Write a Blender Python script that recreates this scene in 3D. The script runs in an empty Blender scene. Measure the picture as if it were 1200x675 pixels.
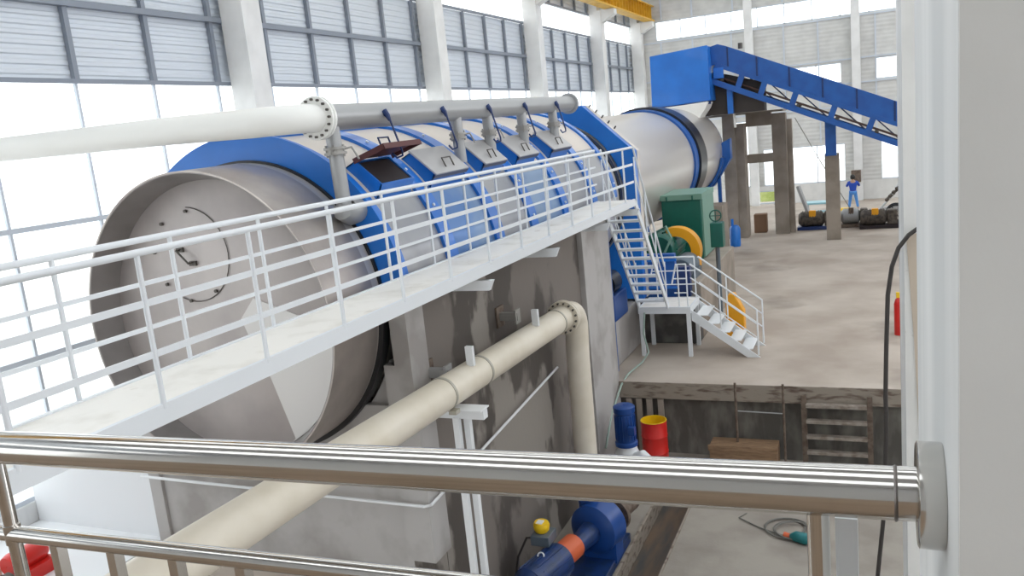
import bpy, math, random
from mathutils import Vector, Matrix
random.seed(7)
S = bpy.context.scene
COL = S.collection
V = Vector
PI = math.pi

# ------------------------------------------------------------------ materials
def nd(nt, t, **kw):
    n = nt.nodes.new(t)
    for k, v in kw.items():
        if k in n.inputs.keys(): n.inputs[k].default_value = v
        else: setattr(n, k, v)
    return n

def mat(name, col, rough=.6, metal=0., col2=None, scale=4., detail=4., lo=.4, hi=.65, bump=0., bscale=20.,
        stretch=(1, 1, 1), col3=None, scale3=1.2, lo3=.55, hi3=.62, emit=None, estr=1., coat=0., rough2=None):
    m = bpy.data.materials.new(name); m.use_nodes = True
    nt = m.node_tree; b = nt.nodes['Principled BSDF']
    b.inputs['Base Color'].default_value = (*col, 1)
    b.inputs['Roughness'].default_value = rough
    b.inputs['Metallic'].default_value = metal
    if coat: b.inputs['Coat Weight'].default_value = coat
    tc = nd(nt, 'ShaderNodeTexCoord'); mp = nd(nt, 'ShaderNodeMapping')
    mp.inputs['Scale'].default_value = stretch
    nt.links.new(tc.outputs['Object'], mp.inputs['Vector'])
    last = None
    if col2:
        n = nd(nt, 'ShaderNodeTexNoise', Scale=scale, Detail=detail)
        nt.links.new(mp.outputs[0], n.inputs['Vector'])
        r = nd(nt, 'ShaderNodeMapRange'); r.inputs[1].default_value = lo; r.inputs[2].default_value = hi
        nt.links.new(n.outputs['Fac'], r.inputs[0])
        x = nd(nt, 'ShaderNodeMix', data_type='RGBA')
        x.inputs[6].default_value = (*col, 1); x.inputs[7].default_value = (*col2, 1)
        nt.links.new(r.outputs[0], x.inputs[0]); last = x.outputs[2]
        if rough2 is not None:
            rr = nd(nt, 'ShaderNodeMapRange'); rr.inputs[3].default_value = rough; rr.inputs[4].default_value = rough2
            nt.links.new(r.outputs[0], rr.inputs[0]); nt.links.new(rr.outputs[0], b.inputs['Roughness'])
    if col3:
        n = nd(nt, 'ShaderNodeTexNoise', Scale=scale3, Detail=6.)
        nt.links.new(mp.outputs[0], n.inputs['Vector'])
        r = nd(nt, 'ShaderNodeMapRange'); r.inputs[1].default_value = lo3; r.inputs[2].default_value = hi3
        nt.links.new(n.outputs['Fac'], r.inputs[0])
        x = nd(nt, 'ShaderNodeMix', data_type='RGBA')
        if last: nt.links.new(last, x.inputs[6])
        else: x.inputs[6].default_value = (*col, 1)
        x.inputs[7].default_value = (*col3, 1)
        nt.links.new(r.outputs[0], x.inputs[0]); last = x.outputs[2]
    if last: nt.links.new(last, b.inputs['Base Color'])
    if bump:
        n = nd(nt, 'ShaderNodeTexNoise', Scale=bscale, Detail=5.)
        nt.links.new(mp.outputs[0], n.inputs['Vector'])
        bp = nd(nt, 'ShaderNodeBump', Strength=bump, Distance=.02)
        nt.links.new(n.outputs['Fac'], bp.inputs['Height']); nt.links.new(bp.outputs[0], b.inputs['Normal'])
    if emit:
        b.inputs['Emission Color'].default_value = (*emit, 1); b.inputs['Emission Strength'].default_value = estr
    return m

def sheet(name, col, period, rough=.5):
    m = mat(name, col, rough, 0., col2=tuple(c * .88 for c in col), scale=1.5)
    nt = m.node_tree; b = nt.nodes['Principled BSDF']
    tc = nt.nodes.new('ShaderNodeTexCoord'); w = nd(nt, 'ShaderNodeTexWave', bands_direction='Z', wave_type='BANDS')
    w.inputs['Scale'].default_value = 1 / period * .314
    nt.links.new(tc.outputs['Object'], w.inputs['Vector'])
    bp = nd(nt, 'ShaderNodeBump', Strength=.35, Distance=.03)
    nt.links.new(w.outputs['Fac'], bp.inputs['Height']); nt.links.new(bp.outputs[0], b.inputs['Normal'])
    return m

M = {}
M['floor'] = mat('floor_concrete', (.36, .30, .25), .75, 0, (.50, .44, .38), scale=.55, detail=7, lo=.35, hi=.65, bump=.1,
                 col3=(.24, .20, .165), scale3=.35, lo3=.56, hi3=.72)
M['pitfloor'] = mat('pit_floor_concrete', (.34, .31, .27), .7, 0, (.26, .23, .20), scale=1.2, detail=8, bump=.1)
M['ground'] = mat('outdoor_ground', (.72, .72, .70), .9)
M['grass'] = mat('outdoor_grass', (.35, .42, .10), .9, 0, (.5, .55, .2), scale=3)
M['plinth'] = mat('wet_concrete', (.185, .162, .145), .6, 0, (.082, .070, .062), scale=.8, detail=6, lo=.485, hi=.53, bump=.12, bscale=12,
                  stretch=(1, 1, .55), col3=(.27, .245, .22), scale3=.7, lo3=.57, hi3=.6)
M['darkconc'] = mat('dark_grey_concrete', (.075, .072, .068), .65, 0, (.16, .155, .145), scale=1.0, detail=5, lo=.5, hi=.62)  # darker grey concrete for the block behind the landing
M['render'] = mat('grey_render', (.45, .435, .425), .7, 0, (.34, .32, .305), scale=1.1, detail=6, lo=.45, hi=.6, bump=.06)
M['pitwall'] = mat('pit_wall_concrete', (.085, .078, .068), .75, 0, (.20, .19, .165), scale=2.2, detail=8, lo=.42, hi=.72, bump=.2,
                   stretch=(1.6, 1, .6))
M['slabedge'] = mat('slab_edge_concrete', (.30, .26, .215), .75, 0, (.13, .09, .07), scale=5, detail=8, lo=.5, hi=.66, bump=.2, stretch=(.6, 1, 2.5))
M['column'] = mat('column_white', (.80, .80, .79), .55, 0, (.72, .72, .71), scale=1.5)
M['pillar'] = mat('pillar_white', (.80, .81, .81), .6, 0, (.64, .66, .665), scale=3, stretch=(1, 1, .15), bump=.03)
M['pillarfront'] = mat('pillar_front', (.76, .76, .74), .65, 0, (.70, .70, .68), scale=2.5, detail=8, bump=.08, col3=(.60, .59, .56), scale3=9, lo3=.68, hi3=.75, stretch=(1, 1, .7))
M['tan'] = mat('tan_patch', (.55, .47, .38), .7)
M['rawcol'] = mat('raw_concrete', (.33, .285, .24), .8, 0, (.24, .205, .17), scale=1.3, detail=7, bump=.1)
M['clad'] = mat('cladding_metal', (.66, .71, .77), .45, .1)
M['cladfar'] = sheet('cladding_far', (.66, .66, .64), .22)
M['girt'] = mat('girt_metal', (.25, .28, .33), .5, .2)
M['whiteframe'] = mat('window_frame', (.60, .65, .72), .5)
M['ceil'] = mat('unseen_ceiling_sheet', (.42, .42, .42), .7)
M['yellow'] = mat('crane_yellow', (.72, .42, .03), .5, 0, (.6, .32, .02), scale=3)
M['blue'] = mat('machine_blue', (.012, .165, .60), .33, 0, (.010, .14, .53), scale=1.2, coat=.2)
M['bluerust'] = mat('flange_blue', (.012, .17, .62), .35, 0, (.010, .15, .55), scale=1.2, col3=(.12, .08, .07), scale3=1.3, lo3=.63, hi3=.70)
M['bluedk'] = mat('conveyor_blue', (.012, .10, .38), .4, 0, (.011, .08, .32), scale=2)
M['navy'] = mat('navy_paint', (.008, .03, .13), .4)
M['beige'] = mat('hood_cream', (.66, .60, .54), .42, 0, (.60, .55, .50), scale=1.1)
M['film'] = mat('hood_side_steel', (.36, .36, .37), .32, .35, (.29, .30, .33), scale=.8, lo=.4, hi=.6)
M['filmrefl'] = mat('hood_side_blue_reflection', (.20, .30, .46), .3, .3, (.08, .20, .46), scale=.7, lo=.4, hi=.6)  # blue film tint and blue reflections put into the panel colour
M['lidedge'] = mat('lid_edge', (.10, .11, .16), .5)
M['lid'] = mat('lid_steel', (.50, .49, .49), .35, .35)
M['steel'] = mat('drum_steel', (.44, .395, .365), .32, .65, (.37, .33, .31), scale=1.6, detail=6, rough2=.48)
M['steelin'] = mat('drum_inner_steel', (.27, .25, .245), .45, .2, (.21, .195, .19), scale=1.5, detail=5)
M['disc'] = mat('end_disc_steel', (.44, .40, .385), .42, .25, (.37, .335, .325), scale=1.3, detail=5)
M['disclight'] = mat('end_disc_light_patch', (.62, .60, .585), .42, .2)  # disc steel lightened to carry the light patch
M['bright'] = mat('polished_drum', (.60, .565, .53), .30, .45)
M['black'] = mat('black_rubber', (.012, .012, .014), .4)
M['tyre'] = mat('tyre_steel', (.022, .022, .026), .3, .2)
M['white'] = mat('white_paint', (.78, .80, .82), .38)
M['deck'] = mat('deck_plate', (.86, .835, .79), .5, 0, (.70, .67, .61), scale=2.5, detail=9, lo=.5, hi=.75, bump=.08, bscale=60,
                col3=(.5, .44, .36), scale3=3, lo3=.68, hi3=.8)
M['railing'] = mat('railing_paint', (.74, .77, .80), .4)
M['cream'] = mat('cream_pipe', (.73, .675, .575), .42, 0, (.67, .61, .50), scale=2.2, detail=6)
M['creampale'] = mat('pale_pipe', (.86, .86, .83), .4)
M['band'] = mat('clamp_band', (.42, .40, .34), .4, .3)
M['galv'] = mat('grey_pipe', (.38, .385, .39), .38, .35)
M['greyfl'] = mat('grey_flange', (.36, .35, .33), .45, .4)
M['bolt'] = mat('bolt_dark', (.10, .09, .08), .5, .5)
M['oxide'] = mat('red_oxide', (.10, .028, .028), .6)
M['darksteel'] = mat('dark_brown_steel', (.045, .036, .032), .6)  # even dark brown for the chute box
M['dark'] = mat('dark_void', (.02, .012, .014), .7)
M['stain'] = mat('stainless', (.62, .60, .57), .13, 1.)
M['stainb'] = mat('stainless_brushed', (.60, .58, .55), .2, 1.)
M['platform'] = mat('platform_floor', (.30, .215, .15), .5, 0, (.22, .155, .10), scale=2)
M['weld'] = mat('weld_bead', (.22, .20, .19), .4, .8)
M['green'] = mat('gearbox_green', (.008, .115, .085), .35, 0, (.007, .09, .07), scale=2)
M['greenlid'] = mat('gearbox_pale_green', (.15, .29, .23), .45)
M['orange'] = mat('guard_yellow', (.80, .36, .01), .4)
M['motor'] = mat('motor_grey', (.10, .13, .16), .4)
M['red'] = mat('red_paint', (.60, .02, .015), .35)
M['yelp'] = mat('yellow_plastic', (.85, .55, .01), .4)
M['orangep'] = mat('coupling_orange', (.62, .12, .04), .5)
M['pumpblue'] = mat('pump_blue', (.01, .06, .26), .35)
M['wood'] = mat('wood_board', (.30, .19, .11), .7, 0, (.20, .12, .07), scale=5, stretch=(1, 6, 6))
M['rust'] = mat('rusty_steel', (.17, .13, .10), .7, 0, (.09, .06, .045), scale=9)
M['rung'] = mat('worn_rung', (.34, .30, .26), .6, 0, (.2, .16, .13), scale=6)
M['trench'] = mat('trench_mud', (.13, .085, .055), .6, 0, (.05, .05, .05), scale=1.5, detail=6, stretch=(3, .6, 1))
M['pumpdk'] = mat('pump_dark_blue', (.008, .035, .15), .4, 0, (.01, .03, .09), scale=6)
M['engine'] = mat('old_engine', (.13, .11, .09), .6, .3, (.06, .05, .045), scale=8)
M['teal'] = mat('teal_plastic', (.01, .16, .17), .4)
M['hose'] = mat('pale_green_hose', (.33, .43, .38), .4)
M['cable'] = mat('black_cable', (.035, .03, .028), .5)
M['wire'] = mat('grey_wire', (.16, .155, .14), .5)
M['jug'] = mat('blue_drum_plastic', (.02, .18, .62), .35)
M['cardboard'] = mat('cardboard_brown', (.20, .115, .07), .8)
M['cloth'] = mat('blue_jacket', (.02, .07, .42), .8)
M['jean'] = mat('light_blue_trousers', (.09, .28, .66), .8)
M['skin'] = mat('skin', (.50, .30, .20), .6)
M['hair'] = mat('black_hair', (.012, .010, .010), .6)
M['belt'] = mat('conveyor_belt', (.10, .055, .045), .8)
M['sheetblue'] = mat('pale_blue_sheet', (.30, .55, .62), .5)
def glass(name, t=.93):
    m = bpy.data.materials.new(name); m.use_nodes = True; nt = m.node_tree; nt.nodes.clear()
    o = nd(nt, 'ShaderNodeOutputMaterial'); a = nd(nt, 'ShaderNodeBsdfTransparent'); g = nd(nt, 'ShaderNodeBsdfGlossy', Roughness=.03)
    a.inputs['Color'].default_value = (.96, .98, .98, 1)
    x = nd(nt, 'ShaderNodeMixShader', Fac=1 - t)
    nt.links.new(a.outputs[0], x.inputs[1]); nt.links.new(g.outputs[0], x.inputs[2]); nt.links.new(x.outputs[0], o.inputs[0])
    return m
M['glass'] = glass('window_glass')

# ------------------------------------------------------------------ mesh kit
def wl(o):
    p = V((0, 0, 0))
    while o is not None: p = p + o.location; o = o.parent
    return p

class MB:
    def __init__(s): s.v = []; s.f = []; s.sm = []
    def add(s, vs, fs, smooth=False):
        b = len(s.v); s.v += [V(p) for p in vs]
        for f in fs: s.f.append([i + b for i in f]); s.sm.append(smooth)
        return s
    def box(s, x0, x1, y0, y1, z0, z1):
        vs = [(x, y, z) for z in (z0, z1) for y in (y0, y1) for x in (x0, x1)]
        return s.add(vs, [(0, 2, 3, 1), (4, 5, 7, 6), (0, 1, 5, 4), (2, 6, 7, 3), (0, 4, 6, 2), (1, 3, 7, 5)])
    def beam(s, p0, p1, w, h, up=(0, 0, 1)):
        p0 = V(p0); p1 = V(p1); d = (p1 - p0).normalized(); u = V(up)
        sd = d.cross(u)
        if sd.length < 1e-4: sd = d.cross(V((1, 0, 0)))
        sd.normalize(); u = sd.cross(d).normalized()
        vs = []
        for p in (p0, p1):
            for a, b in ((-1, -1), (1, -1), (1, 1), (-1, 1)): vs.append(p + sd * a * w / 2 + u * b * h / 2)
        return s.add(vs, [(3, 2, 1, 0), (4, 5, 6, 7), (0, 1, 5, 4), (1, 2, 6, 5), (2, 3, 7, 6), (3, 0, 4, 7)])
    def tube(s, pts, r, n=12, caps=True):
        pts = [V(p) for p in pts]; k = len(pts)
        rs = r if isinstance(r, (list, tuple)) else [r] * k
        prev = None; vs = []
        for i, p in enumerate(pts):
            t = (pts[min(i + 1, k - 1)] - pts[max(i - 1, 0)]).normalized()
            if prev is None:
                a = t.cross(V((0, 0, 1)))
                if a.length < 1e-3: a = t.cross(V((1, 0, 0)))
                a.normalize()
            else:
                a = prev - t * prev.dot(t); a.normalize()
            prev = a; b = t.cross(a)
            for j in range(n):
                q = 2 * PI * j / n; vs.append(p + (a * math.cos(q) + b * math.sin(q)) * rs[i])
        fs = [(i * n + j, i * n + (j + 1) % n, (i + 1) * n + (j + 1) % n, (i + 1) * n + j) for i in range(k - 1) for j in range(n)]
        s.add(vs, fs, True)
        if caps:
            b = len(s.v) - k * n
            s.f.append([b + j for j in range(n)][::-1]); s.sm.append(False)
            s.f.append([b + (k - 1) * n + j for j in range(n)]); s.sm.append(False)
        return s
    def cyl(s, p0, p1, r, n=24, r1=None):
        return s.tube([p0, p1], [r, r if r1 is None else r1], n)
    def lathe(s, c, axis, prof, n=32, a0=0, a1=2 * PI, closed=True):
        # prof: (distance along axis, radius)
        ax = V(axis).normalized(); a = ax.cross(V((0, 0, 1)))
        if a.length < 1e-3: a = V((1, 0, 0))
        a.normalize(); b = a.cross(ax); c = V(c)
        full = abs(a1 - a0 - 2 * PI) < 1e-4; m = n if full else n + 1; vs = []
        for d, r in prof:
            for j in range(m):
                q = a0 + (a1 - a0) * j / n; vs.append(c + ax * d + (a * math.cos(q) + b * math.sin(q)) * r)
        k = len(prof); fs = []
        for i in range(k if closed else k - 1):
            i2 = (i + 1) % k
            for j in range(n): fs.append((i * m + j, i * m + (j + 1) % m, i2 * m + (j + 1) % m, i2 * m + j))
        s.add(vs, fs, True)
        if closed and not full:
            b0 = len(s.v) - k * m
            s.f.append([b0 + i * m for i in range(k)]); s.sm.append(False)
            s.f.append([b0 + i * m + m - 1 for i in range(k)][::-1]); s.sm.append(False)
        return s
    def prism(s, poly, off):
        n = len(poly); poly = [V(p) for p in poly]; off = V(off)
        s.add(poly + [p + off for p in poly], [tuple(range(n)), tuple(range(2 * n - 1, n - 1, -1))] +
              [(i, i + n, (i + 1) % n + n, (i + 1) % n) for i in range(n)])
        return s
    def build(s, name, m, parent=None, bevel=0, org=None):
        if parent is not None: o0 = wl(parent)
        elif org is not None: o0 = V(org)
        else:
            xs = [p.x for p in s.v]; ys = [p.y for p in s.v]; zs = [p.z for p in s.v]
            o0 = V(((min(xs) + max(xs)) / 2, (min(ys) + max(ys)) / 2, min(zs)))
        me = bpy.data.meshes.new(name)
        me.from_pydata([tuple(p - o0) for p in s.v], [], s.f); me.validate()
        if len(me.polygons) == len(s.sm): me.polygons.foreach_set('use_smooth', s.sm)
        import bmesh
        bm = bmesh.new(); bm.from_mesh(me); bmesh.ops.recalc_face_normals(bm, faces=bm.faces); bm.to_mesh(me); bm.free()
        me.set_sharp_from_angle(angle=math.radians(38))
        me.materials.append(M[m] if isinstance(m, str) else m)
        o = bpy.data.objects.new(name, me); COL.objects.link(o)
        if parent is not None: o.parent = parent
        else: o.location = o0
        if bevel:
            b = o.modifiers.new('bevel', 'BEVEL'); b.width = bevel; b.segments = 2; b.limit_method = 'ANGLE'
        return o

def thing(name, label, cat, loc, group=None):
    o = bpy.data.objects.new(name, None); COL.objects.link(o); o.location = loc; o.empty_display_size = .2
    o['label'] = label; o['category'] = cat
    if group: o['group'] = group
    return o
def tag(o, label, cat, group=None, kind=None):
    o['label'] = label; o['category'] = cat
    if group: o['group'] = group
    if kind: o['kind'] = kind
    return o
def struct(o): o['kind'] = 'structure'; return o

def arc(c, a, b, r, t0, t1, n=8):
    c = V(c); a = V(a); b = V(b)
    return [c + (a * math.cos(t0 + (t1 - t0) * i / n) + b * math.sin(t0 + (t1 - t0) * i / n)) * r for i in range(n + 1)]

# drum axis (slightly rising away from the camera)
AX0, AZ0, SL = -7.5, 3.65, .0145
def ax(y): return V((AX0, y, AZ0 + SL * (y - 7.5)))
AD = V((0, 1, SL)).normalized()
def rev(mb, prof, n=96, a0=0, a1=2 * PI, closed=True):
    # profile given as (world y, radius); angle measured from +X towards +Z
    full = abs(a1 - a0 - 2 * PI) < 1e-4; m = n if full else n + 1; vs = []
    for y, r in prof:
        c = ax(y)
        for j in range(m):
            q = a0 + (a1 - a0) * j / n; vs.append((c.x + math.cos(q) * r, y, c.z + math.sin(q) * r))
    k = len(prof); fs = []
    for i in range(k if closed else k - 1):
        i2 = (i + 1) % k
        for j in range(n): fs.append((i * m + j, i * m + (j + 1) % m, i2 * m + (j + 1) % m, i2 * m + j))
    b0 = len(mb.v); mb.add(vs, fs, True)
    if closed and not full:
        mb.f.append([b0 + i * m for i in range(k)]); mb.sm.append(False)
        mb.f.append([b0 + i * m + m - 1 for i in range(k)][::-1]); mb.sm.append(False)
    return mb
def onax(y, deg, r):
    q = math.radians(deg); c = ax(y); return V((c.x + math.cos(q) * r, y, c.z + math.sin(q) * r))

# ================================================================== SETTING
PZ = -1.6      # pit floor
PY = 16.9      # pit far edge
XL = -12.95    # left wall plane
# main floor (with the pit cut out) and the raised platform the photographer stands on
f = MB()
f.box(-5.35, 14, PY, 52, -.32, 0)
f.box(-14, -5.35, 8.2, 52, -.32, 0)
f.box(-14, -5.35, -6, 8.2, -.32, 0)
struct(f.build('floor', 'floor'))
f = MB()
f.box(-5.35, -3.9, -6, PY, PZ - .3, PZ); f.box(-3.25, 14, -6, PY, PZ - .3, PZ); f.box(-3.9, -3.25, -6, 9, PZ - .3, PZ)
f.box(-3.9, -3.25, 15.2, PY, PZ - .3, PZ); f.box(-3.9, -3.25, 9, 15.2, PZ - .7, PZ - .35)
struct(f.build('floor_pit', 'pitfloor'))
f = MB(); f.box(-3.95, -3.9, 9, 15.2, PZ - .35, PZ + .03); f.box(-3.25, -3.22, 9, 15.2, PZ - .35, PZ + .03)
struct(f.build('trim_1', 'slabedge'))
f = MB(); f.box(-3.895, -3.255, 9.0, 15.19, PZ - .35, PZ - .3); struct(f.build('trim_2', 'trench'))
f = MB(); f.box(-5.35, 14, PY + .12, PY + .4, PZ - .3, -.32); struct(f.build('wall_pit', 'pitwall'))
f = MB(); f.box(-5.3, 14, PY - .03, PY, -.30, 0.0); f.box(-5.3, 14, PY - .03, PY + .12, -.36, -.30); struct(f.build('trim_3', 'slabedge'))
f = MB(); f.box(-5.65, -5.35, -6, 8.48, PZ - .3, -.32); struct(f.build('wall_pit_left', 'render'))
# outside
struct(MB().box(-60, -14, -40, 90, -.4, -.15).build('ground', 'ground'))
struct(MB().box(-14, 60, 52, 90, -.4, -.15).build('ground_back', 'ground'))

struct(MB().box(-16, 0, 53, 56, -.15, .5).build('ground_hedge', 'grass'))
# left wall: corrugated cladding bands
def corr(x, y0, y1, z0, z1, per=.165, dep=.022):
    prof = []; z = z0
    while z < z1 - 1e-3:
        for dz, dx in ((0, 0), (.35, 0), (.5, dep), (.85, dep)):
            if z + dz * per < z1: prof.append((x + dx, z + dz * per))
        z += per
    prof.append((x, z1))
    mb = MB(); n = len(prof); vs = []
    for y in (y0, y1):
        for px, pz in prof: vs.append((px, y, pz))
        for px, pz in prof: vs.append((px - .06, y, pz))
    m = 2 * n; fs = []
    for i in range(n - 1):
        fs.append((i, i + 1, i + 1 + m, i + m)); fs.append((n + i, n + i + m, n + i + 1 + m, n + i + 1))
    mb.add(vs, fs); return mb
struct(corr(XL - .12, -8, 50.3, 7.32, 9.93).build('wall_left', 'clad'))
struct(corr(XL - .12, -8, 50.3, 11.06, 13.4).build('wall_left_upper', 'clad'))
struct(MB().box(XL - .2, XL, -8, 50.3, -.3, .35).build('wall_left_lower', 'pillar'))
# girts and studs in front of the cladding
g = MB()
for z in (7.27, 9.95, 11.02): g.box(XL - .04, XL + .03, -8, 50.2, z - .04, z + .04)
g.box(XL - .08, XL + .06, -8, 50.2, 8.56, 8.67)
struct(g.build('trim_4', 'girt'))
ncol = [6.2, 15.2, 24.1, 33.0, 42.0, 50.0]
n = 5
y = 14.62 - 1.8 * 12
while y < 50:
    near = min(abs(y - c - .3) for c in ncol)
    w = .05 if near > .5 else .085
    g = MB(); g.box(XL - .10, XL + .0, y - w, y + w, 7.31, 9.91); g.box(XL - .10, XL, y - w, y + w, 11.06, 13.2)
    struct(g.build('trim_%d' % n, 'girt')); n += 1
    y += 1.8
# left window band (below) and skylight strip (above)
w = MB(); y = 14.62 - 1.8 * 12
while y < 50:
    w.box(XL - .12, XL - .06, y - .025, y + .025, .35, 7.25); y += 1.8
for z in (.38, 2.66, 4.82): w.box(XL - .13, XL - .05, -8, 50.2, z - .045, z + .045)
win = struct(w.build('window_1', 'whiteframe'))
p = MB().box(XL - .10, XL - .09, -8, 50.2, .36, 7.24).build('pane', 'glass', win)
w = MB().box(XL - .12, XL - .06, -8, 50.2, 9.99, 10.03); w.box(XL - .12, XL - .06, -8, 50.2, 10.99, 11.03)
win = struct(w.build('window_2', 'whiteframe'))
MB().box(XL - .10, XL - .09, -8, 50.2, 10.03, 10.99).build('pane', 'glass', win)

# far wall with window openings
YF = 50.4
holes = [(-6.5, -4.45, .05, .8), (-7.6, -6.55, 1.07, 4.9), (-5.75, -1.35, 1.07, 3.2), (.5, 4.2, 1.07, 3.2), (-4.05, -1.45, 6.5, 7.6), (.32, 3.1, 6.5, 7.65), (-11.55, 13, 10.03, 11.15)]
xs = sorted({-13.2, 14.} | {h[0] for h in holes} | {h[1] for h in holes}); zs = sorted({1.06, 13.2} | {h[2] for h in holes} | {h[3] for h in holes} | {-.3})
def infar(x, z): return any(h[0] < x < h[1] and h[2] < z < h[3] for h in holes)
w = MB(); lw = MB()
for i in range(len(xs) - 1):
    for j in range(len(zs) - 1):
        cx, cz = (xs[i] + xs[i + 1]) / 2, (zs[j] + zs[j + 1]) / 2
        if not infar(cx, cz):
            (lw if zs[j + 1] <= 1.065 else w).box(xs[i], xs[i + 1], YF, YF + .1, zs[j], zs[j + 1])
struct(w.build('wall_back', 'cladfar')); struct(lw.build('wall_back_lower', 'pillarfront'))
k = 3
for h in holes:
    fr = MB()
    for a, b in ((h[2], h[2] + .06), (h[3] - .06, h[3])): fr.box(h[0], h[1], YF + .02, YF + .08, a, b)
    m_ = max(1, round((h[1] - h[0]) / 1.45))
    for q in range(m_ + 1):
        xx = h[0] + (h[1] - h[0]) * q / m_; fr.box(xx - .025, xx + .025, YF + .02, YF + .08, h[2], h[3])
    win = struct(fr.build('window_%d' % k, 'whiteframe')); k += 1
    MB().box(h[0], h[1], YF + .045, YF + .055, h[2], h[3]).build('pane', 'glass', win)
g = MB()
for z in (5.2, 6.42, 7.72, 9.95): g.box(-12.9, 14, YF - .08, YF - .002, z - .035, z + .035)
for x in (-11.3, -9.45, -7.25, -4.4, -2.6, .3, 2.2, 4): g.box(x - .035, x + .035, YF - .07, YF - .003, 3.3 if x > -5.8 else 1.1, 10)
for x in (-11.2, -9.4, -7.1, -4.4, -2.6): g.box(x - .04, x + .04, YF - .07, YF - .003, 11.2, 13)
struct(g.build('trim_%d' % n, 'whiteframe')); n += 1
for x in (-6.24, -.68, 4.9):
    struct(MB().box(x - .22, x + .22, YF - .5, YF - .09, 0, 13).build('trim_%d' % n, 'column')); n += 1

# left row of white columns with corbels
for yc in ncol:
    c = MB(); c.box(-12.9, -12.3, yc - .3, yc + .3, -.02, 11.17); c.box(-12.9, -12.5, yc - .25, yc + .25, 11.17, 13.3)
    c.prism([(-12.3, yc - .25, 10.55), (-12.3, yc - .25, 11.17), (-11.6, yc - .25, 11.17), (-11.6, yc - .25, 10.9)], (0, .5, 0))
    o = c.build('column', 'column'); tag(o, '', 'column', 'white columns along the left wall')
    o['label'] = {6.2: 'white concrete column out by the near end of the left window wall',
                  15.2: 'white concrete column behind the near end of the blue-banded drum hood',
                  24.1: 'second white concrete column rising behind the grey header pipe',
                  33.0: 'white column rising behind the far end of the grey header pipe',
                  42.0: 'white column carrying the yellow crane beam on a corbel, one short of the corner',
                  50.0: 'white column in the far corner under the end of the yellow crane beam'}[yc]
# crane runway beam
cb = thing('crane_beam', 'yellow steel crane runway beam high along the left columns', 'crane beam', (-11.9, 22, 11.18))
MB().box(-12.1, -11.55, 2, 50.3, 11.18, 11.26).build('flange', 'yellow', cb)
MB().box(-12.1, -11.55, 2, 50.3, 12.0, 12.06).build('flange', 'yellow', cb)
MB().box(-11.92, -11.88, 2, 50.3, 11.26, 12.0).build('web', 'yellow', cb)
for i in range(30):
    yy = 33.3 + i * .57
    MB().box(-11.88, -11.62, yy - .02, yy + .02, 11.26, 12.0).build('stiffener', 'yellow', cb)

# unseen ceiling in strips; skylight gaps added to bring light from above
c = MB(); sky = []
yy = -8
while yy < 50:
    c.box(-13.2, 14, yy, min(yy + 3.4, 51), 13.3, 13.45); sky.append((yy + 3.4, yy + 5.6)); yy += 5.6
struct(c.build('ceiling_unseen', 'ceil'))
for a, b in sky:
    win = MB().box(-13.2, 14, a, b, 13.40, 13.41)  # thin sheet in the added skylight gap
    if b < 51:
        o = struct(win.build('window_%d' % k, 'glass')); k += 1

# unseen walls added behind the camera and far right to cut light
struct(MB().box(-13.2, 14, -8.2, -8, -.3, 13.3).build('wall_front_added', 'ceil'))
struct(MB().box(14, 14.2, -8, 51, -.3, 7).build('wall_right_far_added', 'ceil'))
# near pillar and platform
pl = MB().box(.083, 1.0, .985, 1.9, PZ, 9)
o = struct(pl.build('wall_right', 'pillar'))
struct(MB().box(.0835, 1.0, .978, .985, PZ, 9).build('trim_%d' % n, 'pillarfront')); n += 1
p2 = MB().box(.27, 1.2, 8.7, 10.35, PZ, 11)
o = p2.build('column', 'pillar'); tag(o, 'pale painted column behind the near right pillar, black cable hanging off it', 'column')
MB().box(.2705, 1.2, 8.692, 8.7, PZ, 11).build('face_render', 'pillarfront', o)
MB().prism([(.29, 8.68, 4.25), (.42, 8.68, 4.3), (.42, 8.68, 2.6), (.385, 8.68, 2.2), (.35, 8.68, 3.2)], (0, .012, 0)).build('plaster_patch', 'tan', o)
struct(MB().box(-6, 1.2, -5, 1.32, 3.78, 3.98).build('floor_platform', 'platform'))

# ================================================================== CONCRETE PLINTHS
t = thing('concrete_plinth', 'tall stained grey concrete plinth wall carrying the drum beside the pit', 'plinth', (-7.5, 12.5, 0))
MB().box(-10.09, -5.62, 8.55, 8.9, 0, 2.35).build('front_wall', 'render', t)
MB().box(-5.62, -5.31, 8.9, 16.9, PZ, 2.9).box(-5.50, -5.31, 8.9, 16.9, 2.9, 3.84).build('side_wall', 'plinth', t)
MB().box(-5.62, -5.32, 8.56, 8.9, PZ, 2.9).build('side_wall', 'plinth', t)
MB().box(-5.66, -5.26, 8.5, 8.94, .24, 2.9).box(-5.50, -5.26, 8.5, 8.94, 2.9, 3.84).build('pilaster', 'render', t)
cw = [(AX0 + 1.985 * math.cos(math.radians(a_)), ax(8.7).z + 1.985 * math.sin(math.radians(a_))) for a_ in range(-90, -21, 4)]
MB().prism([(x, 8.64, z) for x, z in cw] + [(-5.64, 8.64, cw[-1][1]), (-5.64, 8.64, 1.5), (AX0, 8.64, 1.5)], (0, .24, 0)).build('cradle_wall', 'render', t)
MB().box(-5.32, -5.2, 15.2, 16.95, PZ, 3.84).build('pilaster', 'render', t, .01)
MB().box(-10.10, -9.86, 8.5, 8.7, 0, 2.37).build('pilaster', 'render', t, .01)
MB().box(-9.6, -5.62, 8.9, 16.9, 0, 1.45).build('core', 'plinth', t)
t = thing('concrete_plinth', 'low concrete machine base under the far half of the drum, behind the landing', 'plinth', (-6, 22, 0))
MB().box(-9.6, -5.5, 17.6, 32.5, 0, 1.15).build('base_block', 'render', t, .02)
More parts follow.
